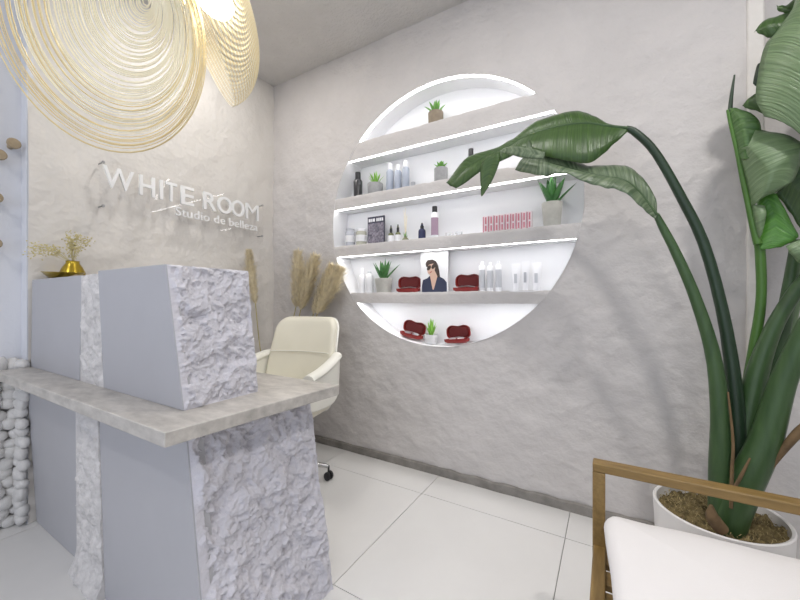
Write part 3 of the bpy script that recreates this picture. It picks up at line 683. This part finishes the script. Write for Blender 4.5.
# upright torn leaf at the pilaster
y = 1.62
L3 = [(728, 110), (731, 125), (737, 150), (742, 175), (748, 203), (753, 225), (758, 244)]
petiole([(u, v, y) for u, v in L3], [3, 3.5, 4, 4.5, 5, 6, 7], M['stemb'], name='midrib')
petiole([(730, 112, y), (731.5, 95, y), (734.5, 75, y)], [4, 3, 1.5], M['stemd'], name='leaf_tip')
blade([((728, 109, y), (732, 108, y-.01), (737, 109, y-.02)), ((731, 125, y), (742, 122, y-.03), (758, 118, y-.04)), ((735, 142, y), (746, 140, y-.04), (760, 140, y-.03)), ((739, 160, y), (745, 160, y-.03), (751, 158, y-.04))], M['leafm'], 20, 4, rib=False)
blade([((737, 152, y), (748, 146, y-.05), (757, 128, y-.03)), ((740, 164, y), (760, 158, y-.07), (800, 140, y-.06)), ((744, 180, y), (770, 172, y-.08), (803, 152, y-.06)), ((748, 198, y), (764, 192, y-.06), (792, 182, y-.05)), ((750, 208, y), (757, 203, y-.04), (763, 197, y-.03))], M['leafg'], 34, 6, rib=False, wav=.007)
blade([((750, 203, y), (756, 205, y-.02), (765, 206, y-.02)), ((753, 222, y), (759, 222, y-.03), (766, 216, y-.03)), ((757, 240, y), (759, 239, y-.01), (762, 234, y-.02))], M['leafg'], 14, 3, rib=False)
blade([((757, 196, y+.03), (765, 195, y+.02), (776, 194, y+.02)), ((758, 220, y+.03), (775, 216, y+.01), (797, 231, y-.01)), ((758, 240, y+.01), (775, 238, y), (795, 240, y-.01)), ((760, 250, y), (770, 249, y), (781, 247, y))], M['leafb'], 26, 5, rib=False)
blade([((776, 194, y+.05), (790, 180, y+.06), (800, 160, y+.05)), ((790, 212, y+.05), (805, 200, y+.06), (830, 180, y+.05)), ((800, 228, y+.05), (815, 222, y+.06), (840, 215, y+.05))], M['leaf'], 16, 4, rib=False)
blade([((786, 246, y-.10), (800, 240, y-.10), (825, 236, y-.10)), ((789, 252, y-.11), (805, 252, y-.12), (830, 250, y-.11)), ((798, 262, y-.10), (812, 264, y-.11), (832, 262, y-.10))], M['leafg'], 14, 4, rib=False)
# broad leaf rising out of the frame
y = 1.52
blade([((764, 116, y), (806, 140, y-.02), (840, 150, y+.02)), ((756, 100, y+.01), (812, 112, y-.05), (870, 118, y+.03)), ((758, 74, y+.02), (814, 78, y-.07), (878, 80, y+.05)), ((764, 48, y+.03), (812, 40, y-.07), (872, 40, y+.05)),
       ((774, 34, y+.04), (808, 5, y-.05), (855, 2, y+.04)), ((792, 10, y+.03), (806, -25, y-.03), (832, -28, y+.03)), ((806, -55, y), (808, -58, y), (812, -56, y))], M['leafg'], 44, 7)
petiole([(835, 270, 1.46), (838, 200, 1.47), (822, 160, 1.49), (806, 138, 1.51)], [14, 12, 10, 8], M['stem'])
blade([((754, 32, y+.08), (756, 31, y+.08), (757, 34, y+.08)), ((764, 20, y+.09), (768, 26, y+.06), (770, 37, y+.07)), ((780, 14, y+.1), (784, 24, y+.06), (784, 38, y+.07)), ((806, 4, y+.1), (808, 20, y+.06), (808, 40, y+.07))], M['leaf'], 22, 4, rib=False)
blade([((777, 5, y+.1), (777, 7, y+.1), (777, 9, y+.1)), ((786, 5, y+.11), (788, 10, y+.09), (788, 16, y+.1)), ((800, -6, y+.11), (803, 8, y+.09), (803, 20, y+.1))], M['leaf'], 14, 3, rib=False)
blade([((753, 84, y+.05), (755, 86, y+.05), (757, 87, y+.05)), ((757, 66, y+.05), (760, 74, y+.04), (761, 80, y+.05)), ((761, 62, y+.05), (762.5, 63, y+.05), (763, 65, y+.05))], M['stemd'], 10, 2, rib=False)
blade([((742, 106, y+.06), (745, 108, y+.06), (748, 110, y+.06)), ((750, 97, y+.05), (756, 102, y+.04), (760, 112, y+.05)), ((760, 92, y+.04), (768, 104, y+.03), (776, 118, y+.04)), ((772, 100, y+.03), (790, 116, y+.02), (803, 134, y+.03))], M['leaf'], 16, 3, rib=False)
# another large stem's crown to the right of the frame
blade([((806, 250, 1.70), (806, 250, 1.70), (806, 250, 1.70)), ((800, 150, 1.74), (840, 160, 1.72), (880, 170, 1.70)), ((815, 60, 1.76), (860, 60, 1.74), (900, 70, 1.72)), ((870, -10, 1.74), (880, -10, 1.74), (890, -8, 1.74))], M['leaf'], 30, 5)

# ------------------------------------------------------------------ things on the niche shelves
YI = 2.125
ROW = {1: 2.235, 2: 1.855, 3: 1.50, 4: 1.152}
def floor_z(x): return CZ-half_x(x)
def half_x(x): return math.sqrt(R*R-(x-CX)**2)
def spot(u, row, y=YI):
    p = at_y(u, 300, y); z = ROW[row] if row < 5 else CZ-math.sqrt(R*R-(p.x-CX)**2)+.002
    return Vector((p.x, y, z))
def wid(u0, u1, y=YI): return at_y(u1, 300, y).x-at_y(u0, 300, y).x
def hgt(u, v, row, y=YI): return at_y(u, v, y).z-spot(u, row, y).z
def leafblade(base, tip, w_, bend, m, parent, thick=.3):
    base, tip = Vector(base), Vector(tip); d = tip-base; sd = d.cross(UP)
    sd = sd.normalized() if sd.length > 1e-5 else Vector((1, 0, 0)); nn = sd.cross(d).normalized(); rows = []
    for k in range(6):
        f = k/5; p = base+d*f+Vector((0, 0, bend*math.sin(math.pi*f))); ww = w_*(.75+.6*f-1.35*f*f) if f < 1 else .0004
        ww = max(ww, .0004); rows.append([p-sd*ww, p-nn*ww*thick*1.6, p+sd*ww, p+nn*ww*thick*.3])
    MB().grid(rows, True).build('leaf', m, parent, auto=False)
def pot_plant(u0, u1, row, vpot, vtop, spread_px, potm, leafm, n, label, wleaf=.012, taper=.82, up=.8, name='potted_succulent'):
    um = (u0+u1)/2; s = spot(um, row); r = wid(u0, u1)/2*.96; hp = hgt(um, vpot, row); ht = hgt(um, vtop, row)
    t = thing(name, label, 'potted plant', s, 0, 'small artificial plants in the niche')
    MB().lathe([(r*taper*.96, 0), (r*taper, .003), (r, hp-.003), (r*.97, hp), (r*.86, hp), (r*.84, hp-.008), (.001, hp-.008)], 24).build('pot', potm, t)
    MB().lathe([(r*.85, hp-.009), (.0005, hp-.004)], 18, cap=False).build('soil', M['soil'], t)
    sp_ = 1.2*spread_px*(s-EYE).dot(FW)/F
    for k in range(n):
        a = 2.4*k; f = (k+.5)/n; rad = sp_*(f**.7)*random.uniform(.85, 1.05); h = (ht-hp)*(1-(1-up)*f)*random.uniform(.82, 1.0)
        leafblade((.15*r*math.cos(a), .15*r*math.sin(a), hp-.008), (rad*math.cos(a), max(-.06, min(.06, rad*math.sin(a))), hp+h), wleaf*1.45, .006, leafm, t)
    return t
pot_plant(428.5, 443, 1, 113, 100, 11, M['bpot'], M['succ'], 13, 'green spiky succulent in a brown pot on the top shelf', .012, .95, .55)
pot_plant(368.5, 382, 2, 184, 170, 8, M['gpot'], M['succl'], 18, 'spiky lime succulent in a grey pot beside the dark bottle', .006, .95, .6)
pot_plant(434.5, 447.5, 2, 168.5, 160, 7, M['gpot'], M['succ'], 14, 'low green rosette succulent in a round grey pot', .010, 1.0, .5)
pot_plant(541, 563, 3, 203, 173, 20, M['cpot'], M['aloe'], 9, 'large dark aloe in a tapered concrete pot below the drooping leaf', .020, .8, .7, 'potted_aloe')
pot_plant(376, 391.5, 4, 278.5, 257, 16, M['cpot'], M['aloe'], 10, 'dark aloe in a tapered beige pot near the white bottles', .016, .8, .65, 'potted_aloe')
pot_plant(425, 437.5, 5, 334.5, 315, 6.5, M['lpot'], M['succl'], 16, 'upright lime succulent in a pale pot between red glasses cases', .008, .92, .45)

def bottle(u, row, w_px, vtop, body, capm, label, group=None, neck=.72, capw=.45, lab=None, shoulder=.66, name='bottle', y=YI, dropper=False, flat=1):
    s = spot(u, row, y); H_ = hgt(u, vtop, row, y); r = wid(u-w_px/2, u+w_px/2, y)/2
    t = thing(name, label, 'bottle', s, 0, group); hs = H_*shoulder
    MB().lathe([(r*.92, 0), (r, .003), (r, hs), (r*.8, hs+r*.35), (r*capw*.8, hs+r*.6), (r*capw*.8, H_*.9)], 20, sy=flat).build('body', body, t)
    if dropper: MB().lathe([(r*.5, hs+r*.5), (r*.5, H_*.82), (r*.25, H_*.86), (r*.22, H_)], 14).build('cap', capm, t)
    else: MB().lathe([(r*capw, hs+r*.55), (r*capw, H_-.002), (r*capw*.9, H_)], 18).build('cap', capm, t)
    if lab: MB().lathe([(r*1.02, hs*.15), (r*1.02, hs*.85)], 20, cap=False, sy=flat).build('label', lab, t)
    return t
bottle(358, 2, 7, 172.5, M['darkbot'], M['black'], 'slim dark brown bottle at the end of the shelf', capw=.6)
for u, v in ((390, 164), (398, 165), (405.8, 161)):
    bottle(u, 2, 6.4, v, M['bluebot'], M['whitep'], {390: 'slim blue-grey bottle with white cap next to the lime succulent', 398: 'slim blue-grey bottle with white cap between its two twins'}.get(u, 'tallest blue-grey bottle with white cap, next to the small grey jar'), 'blue-grey bottles', capw=.62, shoulder=.72)
t = thing('cream_jar', 'small grey jar beside the blue-grey bottles', 'jar', spot(413, 2))
MB().lathe([(.014, 0), (.0155, .003), (.0155, .030), (.013, .033)], 18).build('jar_body', M['grayp'], t); MB().lathe([(.016, .033), (.016, .045), (.014, .046)], 18).build('lid', M['grayp'], t)
bottle(471, 2, 8, 149, M['grayp'], M['black'], 'bottle with black cap half hidden by the drooping leaf', capw=.6)
# row 3
def carton(u0, u1, row, vtop, m, label, cat='box', name='carton', d=.03, y=YI, group=None):
    um = (u0+u1)/2; s = spot(um, row, y); hw = wid(u0, u1, y)/2; H_ = hgt(um, vtop, row, y)
    t = thing(name, label, cat, s, 0, group); MB().box(-hw, hw, -d/2, d/2, 0, H_).build('carton_body', m, t, smooth=False, bevel=.001); return t, hw, H_, d
for u0, u1, v, m, lb in ((346.5, 354, 229, 'frost', 'frosted pale blue glass jar on the shelf'), (357, 365.5, 229, 'frosty', 'frosted yellowish glass jar beside the dark poster')):
    s = spot((u0+u1)/2, 3); hw = wid(u0, u1)/2; H_ = hgt((u0+u1)/2, v, 3)
    t = thing('glass_jar', lb, 'jar', s); MB().lathe([(hw*.9, 0), (hw, .004), (hw, H_*.8), (hw*.85, H_*.86)], 20).build('jar_body', M[m], t)
    MB().lathe([(hw*.88, H_*.85), (hw*.88, H_-.002), (hw*.8, H_)], 20).build('lid', M['grayp'] if m == 'frost' else M['whitep'], t)
    MB().lathe([(hw*1.015, H_*.25), (hw*1.015, H_*.62)], 20, cap=False).build('label', M['card'], t)
t, hw, H_, d = carton(368, 384.5, 3, 216.5, M['dcard'], 'dark printed card with pale lettering standing on the shelf', 'poster', 'printed_card', .012)
MB().box(-hw*.94, hw*.94, -d/2-.0012, -d/2-.0004, H_*.06, H_*.76).build('print', M['dprint'], t, smooth=False)
for k, (a, b_) in enumerate(((-.86, -.62), (-.56, -.42), (-.36, -.1), (.08, .24), (.3, .46), (.52, .66), (.72, .88))):
    MB().box(hw*a, hw*b_, -d/2-.0014, -d/2-.0004, H_*.82, H_*.93).build('print_mark', M['card'], t, smooth=False)
for u in (391, 398): bottle(u, 3, 4.6, 225.5 if u < 395 else 224.5, M['amber'], M['black'], 'tiny olive dropper bottle with black pipette beside the '+('dark printed card' if u < 395 else 'reed diffuser'), 'dropper bottles', shoulder=.5, dropper=True, lab=M['whitep'])
t = thing('reed_diffuser', 'small green reed diffuser with thin pale sticks', 'diffuser', spot(405.5, 3)); r_ = wid(402, 409)/2; H_ = hgt(405, 208, 3)
MB().lathe([(r_*.8, 0), (r_, .004), (r_*.8, .02), (r_*.4, .03), (r_*.4, .038)], 16).build('bottle_body', M['amber'], t)
for k in range(5): MB().tube([(0, 0, .01), (.012*math.cos(k*1.3), .012*math.sin(k*1.3), H_*(.75+.06*k))], .0012, 5).build('reed', M['pampas'], t)
for k in range(6): leafblade((0, 0, .028), (.02*math.cos(k*1.1), .02*math.sin(k*1.1), .04+.006*k), .005, .003, M['succ'], t)
bottle(422, 3, 6.6, 223, M['navybot'], M['black'], 'short navy bottle with black pump top', shoulder=.55, dropper=True, lab=M['navybot'])
bottle(434.7, 3, 6.6, 206.5, M['whitep'], M['black'], 'tall white spray bottle with mauve label and black cap', capw=.72, shoulder=.76, lab=M['mauve'])
for u in (449, 459):
    t = thing('glass_cup', 'small empty clear glass cup on the shelf', 'cup', spot(u, 3), 0, 'clear glass cups')
    MB().lathe([(.014, 0), (.02, .004), (.024, .03), (.0225, .03), (.018, .006), (.001, .004)], 20).build('cup_body', M['glassy'], t)
for k in range(9):
    u0 = 483.5+k*5.45; t, hw, H_, d = carton(u0, u0+5.1, 3, lerp(216.5, 211.5, k/8), M['pinkbox'], {0: 'narrow pink and red box at the end of its row by the glass cups', 8: 'narrow pink and red box at the end of its row by the large aloe'}.get(k, 'narrow pink box with red print inside a tight row of boxes'), 'box', 'cosmetic_box', .03, 2.10, 'row of pink and red boxes')
    MB().box(-hw*.15, hw*.5, -d/2-.001, -d/2-.0002, H_*.52, H_*.92).build('print', M['redbox'], t, smooth=False)
    MB().box(-hw*.15, hw*.5, -d/2-.001, -d/2-.0002, H_*.10, H_*.42).build('print', M['redbox'], t, smooth=False)
    MB().box(-hw*.95, -hw*.55, -d/2-.001, -d/2-.0002, H_*.05, H_*.95).build('print', M['redbox'], t, smooth=False)
# row 4
bottle(362, 4, 5, 268, M['whitep'], M['whitep'], 'slim white bottle beside the beige aloe pot', 'white bottles by the aloe', capw=.6)
bottle(369.5, 4, 6.5, 271.5, M['whitep'], M['labelg'], 'white bottle with grey cap touching the aloe pot', capw=.5, shoulder=.8)
def glasses_case(u, row, label, rz, tilt=0, lens='darkbot', y=2.115):
    s = spot(u, row, y)
    if row == 5: s.z += .012
    t = thing('glasses_case', label, 'glasses case', s, rz, 'open red glasses cases'); t.rotation_euler = (0, tilt, rz)
    W_, D_ = .085, .032
    def shell(z0, dz, m, name, sc=1):
        rows = []
        n = 28
        def ol(k_): return [(W_*k_*math.copysign(abs(math.cos(a))**.45, math.cos(a)), D_*k_*math.copysign(abs(math.sin(a))**.6, math.sin(a))) for a in [2*math.pi*i/n for i in range(n)]]
        rows = [[(x, y_, 0) for x, y_ in ol(.75)], [(x, y_, dz*.35) for x, y_ in ol(.96)], [(x, y_, dz) for x, y_ in ol(1)], [(x, y_, dz) for x, y_ in ol(.93)], [(x, y_, dz*.4) for x, y_ in ol(.86)], [(x*.01, y_*.01, dz*.3) for x, y_ in ol(1)]]
        b = MB().grid(rows, True); b.f.append(tuple(range(n))); return b
    shell(0, .026, M['red'], 'tray').build('tray', M['red'], t)
    b = shell(0, .026, M['red'], 'lid'); 
    b.v = [(x, z_*-1+.052, .024+(y_+D_)*1.25*(1+.10*abs(math.sin(x*38)))) for x, y_, z_ in b.v]
    lid = b.build('lid', M['red'], t)
    n = 20; MB().grid([[(W_*.88*k_*math.copysign(abs(math.cos(a))**.45, math.cos(a)), .0275+.002, .024+D_*1.25+D_*1.15*k_*math.copysign(abs(math.sin(a))**.6, math.sin(a))) for a in [2*math.pi*i/n for i in range(n)]] for k_ in (.01, .9)], True).build('lining', M['redd'], lid)
    g = thing('sunglasses', 'glasses lying in the '+label.replace('open ', ''), 'sunglasses', s, rz, 'glasses in red cases'); g.rotation_euler = (0, tilt, rz)
    for sx in (-1, 1):
        MB().lathe([(.022, .024), (.024, .028), (.001, .030)], 18, c=(sx*.028, -.004, 0), sy=.7).build('lens', M[lens], g)
    MB().tube([(-.058, 0, .030), (-.03, .012, .033), (0, .008, .035), (.03, .012, .033), (.058, 0, .030)], .0025, 8).build('glasses_frame', M['steel'], g)
    for sx in (-1, 1): MB().tube([(sx*.056, .002, .030), (sx*.02, -.012, .036)], .002, 6).build('temple', M['steel'], g)
glasses_case(408, 4, 'open red glasses case between aloe and portrait card', .12)
glasses_case(466, 4, 'open red glasses case beside the slim white bottles', -.05)
glasses_case(411, 5, 'tilted open red glasses case at the niche bottom', .05, .20, 'grayp')
glasses_case(457, 5, 'level open red glasses case at the niche bottom', -.12, -.10, 'whitep')
# portrait card
y_ = 2.14; t, hw, H_, d = carton(420.5, 448, 4, 249.5, M['card'], 'white portrait card of a person wearing sunglasses and a dark jacket', 'poster', 'portrait_card', .006, y_)
def flat(poly, m, name, lay):
    yy = -d/2-.0006*lay; MB().add([(hw*x, yy, H_*z) for x, z in poly], [tuple(range(len(poly)))]).build(name, m, t, smooth=False)
def ovl(cx_, cz_, rx, rz, rot=0, n=20):
    c, s = math.cos(rot), math.sin(rot); return [(cx_+(rx*math.cos(a)*c-rz*math.sin(a)*s), cz_+(rx*math.cos(a)*s+rz*math.sin(a)*c)*.72) for a in [2*math.pi*i/n for i in range(n)]]
flat([(-.9, 0), (.92, 0), (.9, .22), (.72, .30), (.35, .37), (.1, .42), (-.25, .40), (-.5, .33), (-.82, .29), (-.9, .15)], M['jacket'], 'jacket_print', 1)
flat([(-.10, .06), (-.02, .06), (.26, .38), (.20, .52), (-.28, .50), (-.30, .40)], M['skin'], 'neck_print', 2)
flat([(-.58, .60), (-.60, .70), (-.45, .76), (-.1, .765), (.15, .72), (.30, .62), (.38, .50), (.44, .36), (.30, .33), (.14, .45), (-.1, .60)], M['hair'], 'hair_print', 3)
flat(ovl(-.20, .555, .30, .19, .25), M['skin'], 'face_print', 4)
flat([(-.50, .74), (-.15, .76), (.14, .70), (.1, .62), (-.05, .67), (-.3, .655), (-.52, .61), (-.62, .66)], M['hair'], 'hair_print', 5)
flat(ovl(-.36, .575, .16, .075, .28), M['hair'], 'sunglasses_print', 6); flat(ovl(-.02, .605, .16, .075, .28), M['hair'], 'sunglasses_print', 6)
flat(ovl(-.22, .47, .09, .02, .25), M['lips'], 'lips_print', 6)
flat([(-.6, .872), (.62, .885), (.62, .895), (-.6, .882)], M['labelg'], 'caption_print', 1)
for u, v in ((482, 261.5), (490, 262.5), (498.5, 261)):
    bottle(u, 4, 5.8, v, M['whitep'], M['whitep'], {482: 'slim white bottle with grey label next to a red glasses case', 490: 'slim white bottle with grey label between its two twins'}.get(u, 'slim white bottle with grey label next to the squeeze tubes'), 'slim white bottles', capw=.5, lab=M['labelg'], shoulder=.84)
def tube_pack(u, vtop, lab, label, wpx=9):
    s = spot(u, 4); H_ = hgt(u, vtop, 4); r = wid(u-wpx/2, u+wpx/2)/2; t = thing('squeeze_tube', label, 'tube', s, 0, 'squeeze tubes'); rows = []
    for f, ex, ey in ((.14, .62, .55), (.3, .72, .5), (.6, .86, .32), (.9, 1, .10), (1, 1, .03)):
        rows.append([(r*ex*math.cos(a), r*ey*math.sin(a), H_*f) for a in [2*math.pi*i/20 for i in range(20)]])
    MB().grid(rows, True).build('tube_body', M['whitep'], t); MB().lathe([(r*.62, 0), (r*.62, H_*.14)], 18, sy=.9).build('cap', M['whitep'], t)
    MB().box(-r*.32, r*.32, -r*.56, -r*.46, H_*.28, H_*.62).build('label', lab, t, smooth=False)
tube_pack(516, 263.5, M['labelg'], 'white squeeze tube standing on its cap next to the slim bottles')
tube_pack(525.5, 261, M['grayp'], 'white squeeze tube with grey print between two plainer tubes', 8)
tube_pack(536.5, 262.5, M['labelg'], 'white squeeze tube at the end of the row near the niche edge', 10)
